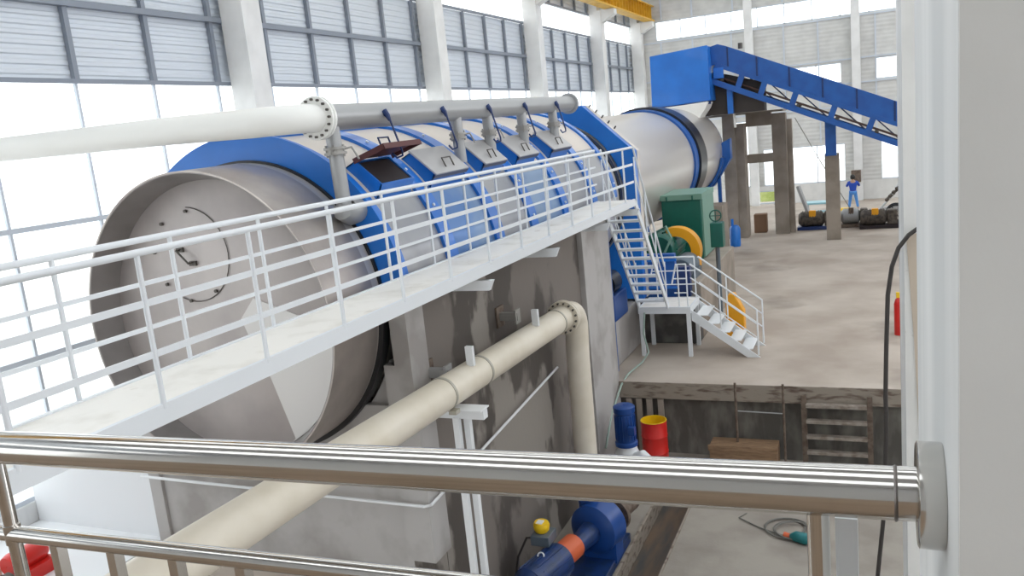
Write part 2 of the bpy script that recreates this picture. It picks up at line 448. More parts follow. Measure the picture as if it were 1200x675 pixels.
MB().box(-5.5, -4.0, 20.6, 26.2, 0, 1.45).build('drive_block', 'rawcol', t, .02)
MB().box(-5.5, -4.0, 20.05, 20.6, 0, 1.15).build('foundation_block', 'darkconc', t, .02)
MB().box(-9.5, -8.6, 29.5, 31.8, 1.15, 2.1).build('roller_block', 'rawcol', t)
MB().box(-6.4, -5.5, 29.5, 31.8, 1.15, 2.1).build('roller_block', 'rawcol', t)
o = MB().box(XL + .02, -10.12, 8.6, 8.85, 0, 1.38).build('bright_floor_block', 'white'); tag(o, 'low white block added for the overexposed floor between the plinth end and the left window wall', 'low block')  # white block added to carry the overexposed brightness of the floor
struct(MB().box(XL + .02, -10.11, 4, 8.6, .001, .02).build('floor_overexposed', 'white'))  # white sheet puts the overexposed window light into the floor colour
# white drain line running along the plinth
l = MB().tube([(-10.15, 8.42, 1.10), (-5.28, 8.42, 1.07), (-5.21, 8.47, 1.07), (-5.21, 13.3, 1.42)], .022, 8)
tag(l.build('drain_pipe', 'white'), 'thin white pipe running along the concrete plinth below the drum', 'pipe')

# ================================================================== ROTARY DRUM
t = thing('rotary_drum', 'long grey steel rotary drum with an open rimmed near end', 'drum', (AX0, 20, 1.5))
m = MB(); rev(m, [(7.5, 1.9), (8.42, 1.9), (8.42, 1.86), (7.5, 1.88)], 128); m.build('drum_rim', 'steel', t)
m = MB(); rev(m, [(7.503, 1.879), (7.87, 1.78), (7.87, 1.76), (7.5045, 1.868)], 128); m.build('rim_lining', 'steelin', t)
m = MB(); rev(m, [(7.87, .001), (7.87, 1.80), (7.90, 1.86), (7.94, 1.86), (7.94, .001)], 128); dsk = m.build('end_disc', 'disc', t)
m = MB(); rev(m, [(8.42, 1.9), (35.2, 1.9), (35.2, 1.7), (8.42, 1.7)], 128); m.build('drum_shell', 'bright', t)
m = MB(); rev(m, [(8.56, 1.93), (8.60, 1.93), (8.60, 1.895), (8.56, 1.895)], 80, 0, PI); rev(m, [(8.44, 1.965), (8.60, 1.965), (8.60, 1.895), (8.44, 1.895)], 80, -PI, 0); m.build('seal_ring', 'black', t)
m = MB(); rev(m, [(19.4, 1.93), (19.6, 1.93), (19.6, 1.89), (19.4, 1.89)], 128); m.build('seal_ring', 'black', t)
m = MB(); rev(m, [(28.9, 1.97), (29.5, 1.97), (29.5, 1.89), (28.9, 1.89)], 128); m.build('tyre_seat', 'bluedk', t)
m = MB(); rev(m, [(29.5, 2.05), (30.7, 2.05), (30.7, 1.89), (29.5, 1.89)], 128); m.build('riding_ring', 'tyre', t)
# triangular light patch on the end disc, put in as a brighter thin sheet
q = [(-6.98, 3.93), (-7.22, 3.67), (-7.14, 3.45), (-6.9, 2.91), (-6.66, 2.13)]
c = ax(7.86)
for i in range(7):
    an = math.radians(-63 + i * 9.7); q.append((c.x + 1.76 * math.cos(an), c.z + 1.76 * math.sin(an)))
m = MB().prism([(x, 7.852, z) for x, z in q], (0, .017, 0)); m.build('disc_light_patch', 'disclight', t)['label'] = 'brighter triangular light patch on the steel disc'
mh = MB()
pts = arc((-7.86, 7.858, 4.5), (1, 0, 0), (0, 0, 1), .6, -2.0, 1.5, 28); mh.tube(pts, .006, 6); mh.build('manhole_seam', 'bolt', dsk)
hd = MB(); hd.tube([(-8.02, 7.86, 4.57), (-8.02, 7.78, 4.57), (-7.85, 7.78, 4.40), (-7.85, 7.86, 4.40)], .014, 6)
hd.box(-8.08, -7.97, 7.84, 7.87, 4.54, 4.60); hd.box(-7.9, -7.79, 7.84, 7.87, 4.36, 4.42); hd.build('handle', 'bolt', dsk)
for x, z in ((-8.26, 4.91), (-8.46, 4.55), (-8.34, 4.13), (-7.83, 5.05), (-7.98, 3.91), (-7.55, 4.03)):
    MB().cyl((x, 7.84, z), (x, 7.872, z), .022, 10).build('bolt', 'bolt', dsk)

# ================================================================== HOOD
t = thing('drum_hood', 'cream and steel hood with blue bands over the near half of the drum', 'hood', (AX0, 13, 1.5))
A0, A1, AM = math.radians(4), math.radians(176), math.radians(36)
m = MB(); rev(m, [(8.60, 2.26), (8.66, 2.26), (8.66, 1.93), (8.60, 1.93)], 110, A0, A1); m.build('end_flange', 'bluerust', t)
m = MB(); rev(m, [(8.66, 2.215), (8.80, 2.215), (8.80, 2.0), (8.66, 2.0)], 110, A0, A1); m.build('band', 'blue', t)
ribs = [8.74, 10.0, 11.62, 13.08, 14.72, 16.5, 18.0]
for i, (a, b) in enumerate(zip(ribs[:-1], ribs[1:])):
    m = MB(); rev(m, [(a, 2.2), (b, 2.2), (b, 2.17), (a, 2.17)], 72, AM, A1); m.build('roof_panel', 'beige', t)
    m = MB(); rev(m, [(a, 2.2), (b, 2.2), (b, 2.17), (a, 2.17)], 32, A0, AM); m.build('side_panel', 'filmrefl' if i in (1, 3) else 'film', t)
for i, a in enumerate(ribs[1:]):
    w_ = .15 if i < 5 else .10
    m = MB(); rev(m, [(a - w_, 2.245), (a + w_, 2.245), (a + w_, 2.19), (a - w_, 2.19)], 110, A0, A1); rb = m.build('rib', 'blue', t)
    for dg in (12, 28, 44, 62, 80, 98):
        p = onax(a, dg, 2.24); d = onax(a, dg, 3.24) - p; MB().cyl(p, p + d * .03, .022, 8).build('bolt', 'white', rb)
m = MB(); a_ = ax(8.66); b_ = ax(18.05)
m.beam((-7.25, 8.66, a_.z + 2.24), (-7.25, 18.05, b_.z + 2.24), .2, .13); m.build('ridge_beam', 'blue', t)
# hatches
hs = [(8.90, 9.72), (10.30, 11.28), (11.96, 12.76), (13.38, 14.26), (15.10, 16.10)]
def hatch(i, y0, y1, opened=False):
    T, B, RT, RB = 49, 37.5, 2.36, 2.40
    top0, top1, lo0, lo1 = onax(y0, T, RT), onax(y1, T, RT), onax(y0, B, RB), onax(y1, B, RB)
    bt0, bt1, bl0, bl1 = onax(y0, T + 2, 2.18), onax(y1, T + 2, 2.18), onax(y0, B - 3, 2.18), onax(y1, B - 3, 2.18)
    h = MB(); sd = V((0, .03, 0))
    h.prism([top0, lo0, bl0, bt0], sd); h.prism([top1 - sd, lo1 - sd, bl1 - sd, bt1 - sd], sd)
    nrm = (lo0 - top0).cross(V((0, 1, 0))).normalized()
    if nrm.z < 0: nrm = -nrm
    dn = (lo0 - top0).normalized(); L = (lo0 - top0).length
    h.prism([lo0, lo1, bl1, bl0], -dn * .02); h.prism([top0, top1, bt1, bt0], dn * .02)
    fr = h.build('hatch', 'blue', t)
    if not opened:
        ex = V((0, .035, 0))
        MB().prism([top0 - ex - dn * .02, top1 + ex - dn * .02, lo1 + ex + dn * .04, lo0 - ex + dn * .04], nrm * .025).build('lid', 'lid', fr, .004)
        MB().prism([lo0 - ex + dn * .03, lo1 + ex + dn * .03, lo1 + ex + dn * .03 - nrm * .06, lo0 - ex + dn * .03 - nrm * .06], dn * .012).build('lid_skirt', 'lidedge', fr)
        a = top0.lerp(top1, .42) + dn * L * .60 + nrm * .025; b = top0.lerp(top1, .68) + dn * L * .60 + nrm * .025
        MB().tube([a + dn * L * .28, a + nrm * .06, b + nrm * .06, b + dn * L * .28], .011, 6).build('handle', 'bolt', fr)
    else:
        MB().prism([top0 + sd + dn * .03 - nrm * .02, top1 - sd + dn * .03 - nrm * .02, lo1 - sd - dn * .03 - nrm * .02, lo0 + sd - dn * .03 - nrm * .02], -nrm * .01).build('opening', 'dark', fr)['label'] = 'dark open hatch mouth'
        up = V((.95, 0, .31)).normalized(); nn = V((-.31, 0, .95)); ex = V((0, .05, 0))
        a, b = top0 - ex + nrm * .01, top1 + ex + nrm * .01
        ld = MB().prism([a, b, b + up * .50, a + up * .50], nn * .02)
        for p, q_ in ((a, a + up * .5), (b, b + up * .5), (a + up * .5, b + up * .5)): ld.prism([p, q_, q_ - nn * .05, p - nn * .05], (0, .012, 0) if abs((q_ - p).y) < .1 else up * -.012)
        ld = ld.build('lid', 'oxide', fr); ld['label'] = 'raised dark red-brown lid'
        cc = (a + b) / 2 + up * .26 + nn * .02
        MB().tube([cc + V((0, -.12, 0)), cc + V((0, -.12, 0)) + nn * .15, cc + V((0, .12, 0)) + nn * .15, cc + V((0, .12, 0))], .013, 6).build('handle', 'navy', ld)
for i, (a, b) in enumerate(hs): hatch(i, a, b, i == 0)

# blue octagonal end housing
t = thing('end_housing', 'tall blue octagonal steel plate housing around the drum at the hood far end', 'housing', (AX0, 20, 1.15))
cz = ax(20).z; hw = 2.25; ch = 1.2
oct_ = [(hw, -2.6), (hw, 1.05), (1.02, 2.25), (-1.02, 2.25), (-hw, 1.05), (-hw, -2.6)]
def ringplate(y0, y1, mname, nm, outer, r):
    mb = MB(); N = 72; vs = []
    def outp(a):
        d = V((math.cos(a), math.sin(a))); best = 9
        k_ = len(outer)
        for i in range(k_):
            p, q_ = V(outer[i]), V(outer[(i + 1) % k_]); e = q_ - p
            den = d.x * e.y - d.y * e.x
            if abs(den) < 1e-6: continue
            tt = (p.x * e.y - p.y * e.x) / den; uu = (p.x * d.y - p.y * d.x) / den
            if tt > 0 and -1e-4 <= uu <= 1.0001: best = min(best, tt)
        return d * best
    angs = sorted([2 * PI * i / N for i in range(N)] + [math.atan2(p[1], p[0]) % (2 * PI) for p in outer]); N = len(angs)
    for yy in (y0, y1):
        for a in angs: o_ = outp(a); vs.append((AX0 + o_.x, yy, cz + o_.y))
        for a in angs: vs.append((AX0 + r * math.cos(a), yy, cz + r * math.sin(a)))
    fs = []
    for j in range(N):
        k2 = (j + 1) % N
        fs += [(j, k2, N + k2, N + j), (2 * N + j, 3 * N + j, 3 * N + k2, 2 * N + k2), (j, 2 * N + j, 2 * N + k2, k2), (N + j, N + k2, 3 * N + k2, 3 * N + j)]
    mb.add(vs, fs); return mb.build(nm, mname, t)
ringplate(19.75, 20.0, 'blue', 'face_plate', oct_, 1.945)
ringplate(20.0, 20.25, 'beige', 'edge_frame', [(x * 1.004, z * 1.004) for x, z in oct_], 1.955)
for k_ in range(5):
    p = V((AX0 + 1.1 + .25 * k_ * .6, 20.1, cz + 2.2 - .145 * k_)); MB().cyl(p, p + V((.05, 0, .06)), .02, 8).build('bolt', 'bolt', t)

# drum end cover (blue) at the feed end
t = thing('feed_end_cover', 'blue cradle cover wrapping the lower feed end of the steel drum', 'cover', (AX0, 35, 0))
m = MB(); rev(m, [(34.4, 2.02), (35.4, 2.02), (35.4, 1.92), (34.4, 1.92)], 60, math.radians(-150), math.radians(-8)); m.build('cradle', 'bluedk', t)
m = MB(); rev(m, [(35.23, 1.88), (35.4, 1.88), (35.4, .01), (35.23, .01)], 72); m.build('end_plate', 'bluedk', t)
MB().prism([(-5.60, 34.9, 4.35), (-5.27, 34.9, 4.5), (-5.27, 34.9, 3.7), (-6.0, 34.9, 2.6), (-6.3, 34.9, 2.45), (-6.3, 34.9, 2.62)], (0, .5, 0)).build('gusset', 'bluedk', t)
MB().box(-5.85, -5.72, 34.9, 35.1, .0, 3.2).build('leg', 'bluedk', t)
MB().box(-9.0, -8.85, 34.9, 35.1, .0, 3.2).build('leg', 'bluedk', t)
t = thing('concrete_block', 'short raw concrete support block behind the green gearbox', 'concrete block', (-5.3, 33.4, 0))
MB().box(-6.0, -5.38, 32.9, 34.2, 0, 2.0).build('block', 'rawcol', t, .02)

# hopper, chute and conveyor
t = thing('feed_hopper', 'large bright blue box hopper above the feed end of the drum', 'hopper', (-7, 35, 6))
MB().prism([(-8.12, 34.0, 8.05), (-5.83, 34.0, 8.2), (-5.79, 34.0, 6.08), (-8.16, 34.0, 5.98)], (0, 2.6, 0)).build('hopper_box', 'blue', t, .02)
m = MB(); m.box(-8.2, -5.78, 33.96, 34.0, 5.94, 6.03); m.build('lower_flange', 'navy', t)
MB().prism([(-7.9, 33.7, 5.97), (-5.86, 33.7, 6.03), (-5.95, 33.7, 5.8), (-6.3, 33.7, 5.35), (-7.9, 33.7, 5.35)], (0, 1.2, 0)).build('chute', 'creampale', t)
MB().prism([(-5.79, 35.2, 7.2), (-3.9, 35.2, 6.6), (-3.9, 35.2, 5.47), (-6.3, 35.2, 5.47)], (0, .9, 0)).build('spillage_chute', 'darksteel', t)['label'] = 'dark brown steel chute box'
t = thing('belt_conveyor', 'long blue inclined belt conveyor rising to the hopper', 'conveyor', (-2, 35.3, 3.7))
sl = (5.36 - 7.97) / (.79 + 4.95); Yc0, Yc1 = 34.75, 36.1
def cz_(x, off=0): return 7.97 + sl * (x + 4.95) + off
XE = 5.8
# casing with hump at the head
poly = [(-5.83, 8.18), (-5.55, 8.24), (-5.25, 8.14), (XE, cz_(XE)), (XE, cz_(XE, -.78)), (-5.5, cz_(-5.5, -.78)), (-5.83, 7.45)]
MB().prism([(x, Yc0, z) for x, z in poly], (0, Yc1 - Yc0, 0)).build('casing', 'bluedk', t, .01)
MB().prism([(-5.6, Yc0 - .05, cz_(-5.6, -.74)), (XE, Yc0 - .05, cz_(XE, -.74)), (XE, Yc0 - .05, cz_(XE, -.92)), (-5.6, Yc0 - .05, cz_(-5.6, -.92))], (0, .1, 0)).build('upper_chord', 'bluedk', t)
for yy in (Yc0 - .05, Yc1 - .1):
    MB().prism([(-5.9, yy, cz_(-5.9, -1.42)), (XE, yy, cz_(XE, -1.42)), (XE, yy, cz_(XE, -1.66)), (-5.9, yy, cz_(-5.9, -1.66))], (0, .12, 0)).build('lower_chord', 'bluedk', t)
for x in (-5.2, -4.1, -2.9, -1.7, -.5, .8, 2.1, 3.4):
    MB().prism([(x, Yc0 - .03, cz_(x, 0)), (x + .06, Yc0 - .03, cz_(x + .06, 0)), (x + .06, Yc0 - .03, cz_(x + .06, -.8)), (x, Yc0 - .03, cz_(x, -.8))], (0, .05, 0)).build('casing_rib', 'navy', t)
for x in (-4.75, -3.9, -2.75, -1.35, -.02, 1.3, 2.7):
    MB().prism([(x, Yc0 - .02, cz_(x, -.9)), (x + .2, Yc0 - .02, cz_(x + .2, -.9)), (x, Yc0 - .02, cz_(x, -1.5)), (x - .2, Yc0 - .02, cz_(x - .2, -1.5))], (0, .1, 0)).build('strut', 'bluedk', t)
    MB().beam((x + .2, Yc1 - .05, cz_(x + .2, -.9)), (x + 1.2, Yc1 - .05, cz_(x + 1.2, -1.5)), .04, .05).build('diagonal_brace', 'navy', t)
MB().prism([(-5.4, Yc0 + .2, cz_(-5.4, -1.25)), (XE, Yc0 + .2, cz_(XE, -1.25)), (XE, Yc0 + .2, cz_(XE, -1.31)), (-5.4, Yc0 + .2, cz_(-5.4, -1.31))], (0, .95, 0)).build('return_belt', 'belt', t)
for x in (-5.45, -4.0, -2.6, -1.2, .2, 1.6):
    MB().cyl((x, Yc0 + .12, cz_(x, -1.37)), (x, Yc1 - .12, cz_(x, -1.37)), .07, 12).build('roller', 'bolt', t)
MB().cyl((-5.55, Yc0 - .06, 7.28), (-5.55, Yc0 + .1, 7.28), .2, 20).build('head_bearing', 'bluedk', t)
MB().box(-5.75, -5.35, Yc0 - .12, Yc0 + .02, 6.9, 7.32).build('bearing_mount', 'blue', t, .02)
MB().box(-1.66, -1.26, 35.2, 35.6, 3.47, cz_(-1.5, -1.6)).build('support_leg', 'bluedk', t)
MB().box(-5.30, -5.08, 34.95, 35.15, 5.48, cz_(-5.1, -1.6)).build('support_leg', 'blue', t)
MB().cyl((-4.75, 35.4, 8.0), (-4.75, 35.4, 8.22), .09, 14).build('vent_cap', 'bolt', t)

# raw concrete frame and columns
t = thing('concrete_gantry', 'raw brown concrete frame of columns and cross beams under the hopper', 'concrete frame', (-4.7, 38.2, 0))
MB().box(-5.95, -5.42, 37.4, 37.8, 0, 5.4).build('column', 'rawcol', t, .01)
MB().box(-5.42, -5.06, 37.5, 38.4, 0, 5.0).build('column', 'rawcol', t, .01)
MB().box(-3.98, -3.38, 38.3, 38.8, 0, 5.3).build('column', 'rawcol', t, .01)
MB().box(-3.37, -3.17, 38.6, 39.0, 0, 5.0).build('column', 'rawcol', t, .01)
MB().box(-5.06, -3.98, 38.3, 38.7, 4.82, 5.38).build('cross_beam', 'rawcol', t, .01)
MB().box(-5.06, -3.98, 38.3, 38.7, 3.22, 3.6).build('cross_beam', 'rawcol', t, .01)
MB().box(-6.4, -3.3, 36.2, 38.3, 5.38, 5.46).build('top_slab', 'rawcol', t)
MB().tube([(-6.25, 35.55, 5.47), (-5.3, 35.55, 5.62), (-5.14, 35.55, 5.56), (-5.12, 35.55, 4.9)], .05, 8).build('vent_pipe', 'creampale', t)
o = MB().box(-1.74, -1.2, 36.0, 36.5, 0, 3.5).build('concrete_column', 'rawcol', None, .01)
tag(o, 'raw concrete column carrying the blue leg of the inclined conveyor', 'column')

# ================================================================== HEADER PIPE
t = thing('header_pipe', 'long pipe above the drum hood with branches, cream then grey', 'pipe', (-5.87, 13, 5.8))
HX = -5.87
def hz(y): return 5.99 + .011 * (y - 8.2)
MB().tube([(HX, 8.2, hz(8)), (HX, 17.05, hz(17))], .158, 32).build('main_pipe', 'galv', t)
e = MB(); e.tube([(HX, 17.0, hz(17)), (HX, 17.08, hz(17)), (HX, 17.12, hz(17))], [.215, .215, .15], 28); e.build('end_cap', 'galv', t)
fl = MB(); fl.cyl((HX, 8.08, hz(8)), (HX, 8.12, hz(8)), .25, 36); fl.cyl((HX, 8.135, hz(8)), (HX, 8.175, hz(8)), .25, 36)
fl = fl.build('flange', 'creampale', t)
for i in range(16):
    a = 2 * PI * i / 16; p = V((HX + .213 * math.cos(a), 8.05, hz(8) + .213 * math.sin(a))); MB().cyl(p, p + V((0, .16, 0)), .016, 6).build('bolt', 'bolt', fl)
el = [V((HX, 8.1, hz(8))), V((HX, 7.95, hz(8)))] + arc((HX - .45, 7.95, hz(8)), (1, 0, 0), (0, -1, 0), .45, 0, PI / 2 - .1, 8)[1:]
el += [V((-7.6, 7.56, 6.02)), V((-12.3, 8.0, 6.09)), V((-13.6, 8.1, 6.11))]
MB().tube(el, .162, 28).build('inlet_pipe', 'creampale', t)
dr = [8.36, 11.63, 12.79, 14.29, 15.94]
for i, y in enumerate(dr):
    a = V((HX + .02, y, hz(y) - .1)); d = V((.03, .0, -1)).normalized()
    Lb = .98 if i == 0 else .70
    bp = MB(); bp.tube([a, a + d * Lb], .09, 18)
    if i == 0:
        bp.tube([a + d * .94, a + d * 1.0, a + d * 1.04 + V((0, .1, 0)), a + d * 1.02 + V((0, .28, 0))], [.12, .15, .16, .16], 18)
    br = bp.build('branch_pipe', 'galv', t)
    v_ = MB()
    for k_ in (.25, .31): v_.cyl(a + d * k_, a + d * (k_ + .03), .135, 20)
    v_.cyl(a + d * .28, a + d * .31, .115, 16)
    v_.build('valve_flange', 'greyfl', br)
    hb = MB(); s0 = a + d * .295
    for k_ in range(6):
        an = k_ * PI / 3; p = s0 + V((math.cos(an) * .115, math.sin(an) * .115, 0)); hb.cyl(p - d * .07, p + d * .07, .010, 6)
    hb.tube([s0, s0 + V((.14, .14, .03)), s0 + V((.17, .22, -.12))], .014, 6); hb.build('valve_lever', 'greyfl', br)
for y in (9.36, 10.95, 12.55, 14.12, 15.79):
    z = hz(y); hk = MB(); p = V((HX + .15, y, z + .03))
    hk.tube([p, p + V((.05, .0, -.06)), p + V((.06, .02, -.12))], [.05, .035, .02], 8)
    hk.tube([p + V((.06, .02, -.10)), p + V((.14, .10, -.52)), p + V((.14, .10, -.58)), p + V((.10, .02, -.60)), p + V((.09, -.06, -.54))], .014, 6)
    hk.build('lid_hook', 'navy', t)

# ================================================================== LOWER CREAM PIPE
t = thing('process_pipe', 'thick cream pipe running beside the plinth and elbowing down into the pit', 'pipe', (-4.85, 9, PZ))
def pz(y): return 2.47 + .026 * (13 - y)
pp = [V((-4.8, 2.2, pz(2.2))), V((-4.8, 12.75, pz(12.75)))]
MB().tube(pp, .205, 40).build('main_pipe', 'cream', t)
e = [V((-4.8, 12.75, pz(12.75)))] + arc((-4.8, 13.05, pz(13) - .3), (0, 0, 1), (0, 1, 0), .3, 0, PI / 2, 8) + [V((-4.82, 13.35, 1.6)), V((-4.84, 13.35, PZ))]
MB().tube(e, .205, 40).build('down_pipe', 'cream', t)
fl = MB(); fl.cyl((-4.8, 12.68, pz(12.7)), (-4.8, 12.73, pz(12.7)), .285, 36); fl.cyl((-4.8, 12.75, pz(12.7)), (-4.8, 12.80, pz(12.7)), .285, 36); fl = fl.build('flange', 'cream', t)
for i in range(16):
    a = 2 * PI * (i + .5) / 16; p = V((-4.8 + .25 * math.cos(a), 12.64, pz(12.7) + .25 * math.sin(a))); MB().cyl(p, p + V((0, .2, 0)), .018, 6).build('bolt', 'bolt', fl)
for y in (8.35, 9.4, 12.3):
    m = MB(); rr = .213
    m.lathe((-4.8, y, pz(y)), (0, 1, 0), [(0, rr), (.045, rr), (.045, .2), (0, .2)], 36)
    if y < 9: m.box(-4.72, -4.62, y - .01, y + .10, pz(y) - .24, pz(y) - .19)
    m.build('joint_band', 'band', t)
for y in (9.04, 11.3):
    MB().box(-4.76, -4.66, y - .03, y + .03, pz(y) + .185, pz(y) + .44).build('hanger_stub', 'white', t)
# supports under the pipe
o = MB(); o.box(-5.1, -4.42, 8.66, 8.78, 2.18, 2.30); o.box(-5.1, -4.42, 8.60, 8.84, 2.295, 2.315)
o.box(-4.84, -4.76, 8.62, 8.70, PZ, 2.2); o.box(-4.74, -4.66, 8.72, 8.80, PZ, 2.2); o.box(-5.0, -4.6, 8.55, 8.9, PZ, PZ + .02)
tag(o.build('pipe_support', 'white', None, .004), 'white T-shaped steel support post under the cream pipe', 'pipe support')
for (y, z, lab, mt) in ((8.95, 2.68, 'grey bracket arm bolted to the plinth wall, nearer to the drum rim', 'galv'), (11.3, 2.85, 'dark grey bracket arm bolted to the plinth wall by the pipe elbow', 'greyfl')):
    t = thing('pipe_bracket', lab, 'bracket', (-5.25, y, z), 'bracket arms on the plinth wall')
    MB().box(-5.31, -5.28, y - .13, y + .13, z - .16, z + .16).build('base_plate', 'rust', t)
    MB().box(-5.28, -4.98, y - .05, y + .05, z - .06, z + .06).build('arm', mt, t)
    MB().box(-5.02, -4.99, y - .09, y + .09, z - .11, z + .11).build('pipe_clamp', mt, t)

# ================================================================== WALKWAY
ZD = 4.02; XN, XW = -4.45, -5.22; Y0, Y1 = 1.6, 16.55
t = thing('walkway', 'white raised steel walkway with railings running along the drum', 'walkway', (-4.85, 9, ZD - .2))
dk = MB(); dk.box(XW, XN, Y0, Y1, ZD - .02, ZD); dk.build('deck', 'deck', t)
MB().box(XN - .03, XN + .01, Y0, Y1, ZD - .13, ZD + .012).build('edge_beam', 'railing', t)
MB().box(XW - .03, XW + .015, Y0, Y1, ZD - .17, ZD + .012).build('edge_beam', 'railing', t)
for y in (9.1, 11.5, 14.2, 16.3):
    m = MB(); m.box(-5.18, -4.36, y - .03, y + .03, ZD - .30, ZD - .17); m.prism([(-4.5, y - .035, ZD - .3), (-4.36, y - .035, ZD - .3), (-4.3, y - .035, ZD - .17), (-4.5, y - .035, ZD - .17)], (0, .07, 0))
    m.box(-5.305, -5.18, y - .03, y + .03, ZD - .30, ZD - .17)
    m.build('bracket', 'railing', t)
for side, X in (('near', XN), ('far', XW - .02)):
    far = side == 'far'; e1 = Y1
    rl = MB().tube([(X, Y0, ZD + 1.05), (X, e1, ZD + 1.05)], .0255, 12).build('top_rail', 'railing', t)
    for hgt in (.36, .71):
        MB().beam((X, Y0, ZD + hgt), (X, e1, ZD + hgt), .012 if not far else .02, .048 if not far else .034).build('mid_rail', 'railing', rl)
    y = 1.82 if not far else 1.8
    while y < Y1 + .1:
        MB().tube([(X, y, ZD - .02), (X, y, ZD + 1.04)], .019, 10).build('post', 'railing', rl)
        y += 1.08
    # short end loop that meets the stair handrail
# steep stair from the walkway end down to the landing
LZ = 1.2
t = thing('steep_stair', 'steep white steel stair from the walkway end down to the small landing', 'stair', (-4.85, 17.7, LZ))
ya, za, yb, zb = 16.62, ZD, 18.9, LZ
for X in (XN - .02, XW + .06):
    MB().beam((X, ya, za - .08), (X, yb, zb + .03), .035, .15).build('stringer', 'railing', t)
    h_ = MB(); h_.tube([(X, ya + .12, za + 1.05), (X, yb - .1, zb + 1.0)], .022, 10)
    h_ = h_.build('handrail', 'railing', t)
    MB().tube([(X, ya + .12, za + .5), (X, yb - .1, zb + .5)], .016, 8).build('mid_rail', 'railing', h_)
    for f_ in (.06, .36, .66, .97):
        yy = ya + (yb - ya) * f_; zz = za + (zb - za) * f_
        MB().tube([(X, yy, zz - .05), (X, yy, zz + 1.04 - .02)], .016, 8).build('post', 'railing', h_)
for i in range(1, 12):
    f_ = i / 12; yy = ya + (yb - ya) * f_; zz = za + (zb - za) * f_
    MB().box(XW + .07, XN - .03, yy - .1, yy + .12, zz - .02, zz + .0).box(XW + .07, XN - .03, yy - .105, yy - .1, zz - .045, zz).build('tread', 'railing', t)
# landing
LX0, LX1, LY0, LY1 = -5.15, -3.98, 18.9, 19.95
t = thing('stair_landing', 'small white steel landing platform on legs at the stair foot', 'landing', (-4.5, 19.4, 0))
MB().box(LX0, LX1, LY0, LY1, LZ - .02, LZ).build('deck', 'deck', t)
m = MB(); m.box(LX0, LX1, LY0 - .04, LY0, LZ - .15, LZ + .01); m.box(LX0, LX1, LY1, LY1 + .04, LZ - .15, LZ + .01)
m.box(LX0 - .04, LX0, LY0 - .04, LY1 + .04, LZ - .15, LZ + .01); m.box(LX1, LX1 + .04, LY0 - .04, LY1 + .04, LZ - .15, LZ + .01); m.build('edge_frame', 'railing', t)
for x in (LX0 + .02, LX1 - .02):
    for y in (LY0 + .02, LY1 - .02): MB().box(x - .045, x + .045, y - .045, y + .045, 0, LZ - .15).build('leg', 'railing', t)
def lrail(y, x0):
    rl = MB().tube([(x0, y, LZ + .55), (x0 + .12, y, LZ + 1.02), (LX1 - .02, y, LZ + 1.02)], .02, 10).build('top_rail', 'railing', t)
    for hgt in (.34, .68): MB().tube([(x0 + .05, y, LZ + hgt), (LX1 - .02, y, LZ + hgt)], .015, 8).build('mid_rail', 'railing', rl)
    for x in (x0 + .15, LX1 - .02): MB().tube([(x, y, LZ), (x, y, LZ + 1.02)], .017, 8).build('post', 'railing', rl)
lrail(LY0 + .02, -4.45 + .1); lrail(LY1 - .02, LX0 + .05)
# short stair
t = thing('short_stair', 'short white steel stair with handrails from the landing down to the floor', 'stair', (-3.2, 19.4, 0))
X0s, X1s = LX1 + .05, -2.45
for y in (LY0 + .02, LY1 - .02):
    MB().prism([(X0s, y - .02, LZ - .07), (X0s, y - .02, LZ - .32), (X1s - .25, y - .02, 0), (X1s + .04, y - .02, 0)], (0, .04, 0)).build('stringer', 'railing', t)
    h_ = MB().tube([(X0s + .02, y, LZ + 1.02), (X1s, y, 1.12), (X1s, y, 0.06)], .021, 10).build('handrail', 'railing', t)
    for hgt in (.38, .7): MB().tube([(X0s + .02, y, LZ + hgt), (X1s, y, hgt + .08)], .015, 8).build('mid_rail', 'railing', h_)
    for f_ in (.45,):
        xx = X0s + (X1s - X0s) * f_; zz = LZ * (1 - f_); MB().tube([(xx, y, zz), (xx, y, zz + 1.04)], .017, 8).build('post', 'railing', h_)
for i in range(1, 6):
    f_ = i / 6; xx = X0s + (X1s - X0s) * f_; zz = LZ * (1 - f_)
    m = MB(); m.box(xx - .16, xx + .12, LY0 + .04, LY1 - .04, zz - .02, zz)
    m.build('tread', 'white', t)

# ================================================================== STAINLESS HANDRAIL (nearest)
t = thing('handrail', 'polished stainless steel handrail fixed to the near white pillar', 'handrail', (-.9, 1.2, 3.98))
RY = 1.2
def rz(x): return 5.048 + .0268 * x
rail = MB().tube([(.07, RY, rz(.07)), (-3.4, RY, rz(-3.4))], .038, 64).build('top_rail', 'stain', t)
wd = MB(); wd.tube([(.020, RY, rz(.02)), (.0225, RY, rz(.02)), (.025, RY, rz(.02))], [.0382, .0398, .0382], 48); wd.build('weld_seam', 'weld', rail)
fl = MB(); fl.tube([(.049, RY, rz(.06)), (.051, RY, rz(.06)), (.081, RY, rz(.06)), (.083, RY, rz(.06))], [.070, .0735, .0735, .072], 64); fl.build('wall_flange', 'stain', t)
def rz2(x): return 4.83 + .0285 * x
MB().tube([(-.1, RY, rz2(-.1)), (-3.4, RY, rz2(-3.4))], .0195, 48).build('lower_rail', 'stain', t)
for x in (-.082, -1.91):
    MB().tube([(x, RY, 3.98), (x, RY, rz(x) - .03)], .016, 32).build('post', 'stain', t)
    m = MB(); m.tube([(x, RY, rz2(x) - .024), (x, RY, rz2(x) + .024)], [.0195, .0195], 24); m.build('collar', 'stainb', t)
x = -1.76
while x < -.2:
    MB().box(x - .0125, x + .0125, RY - .0125, RY + .0125, 3.98, rz2(x) - .012).build('baluster', 'stainb', t); x += .185
x = -2.1
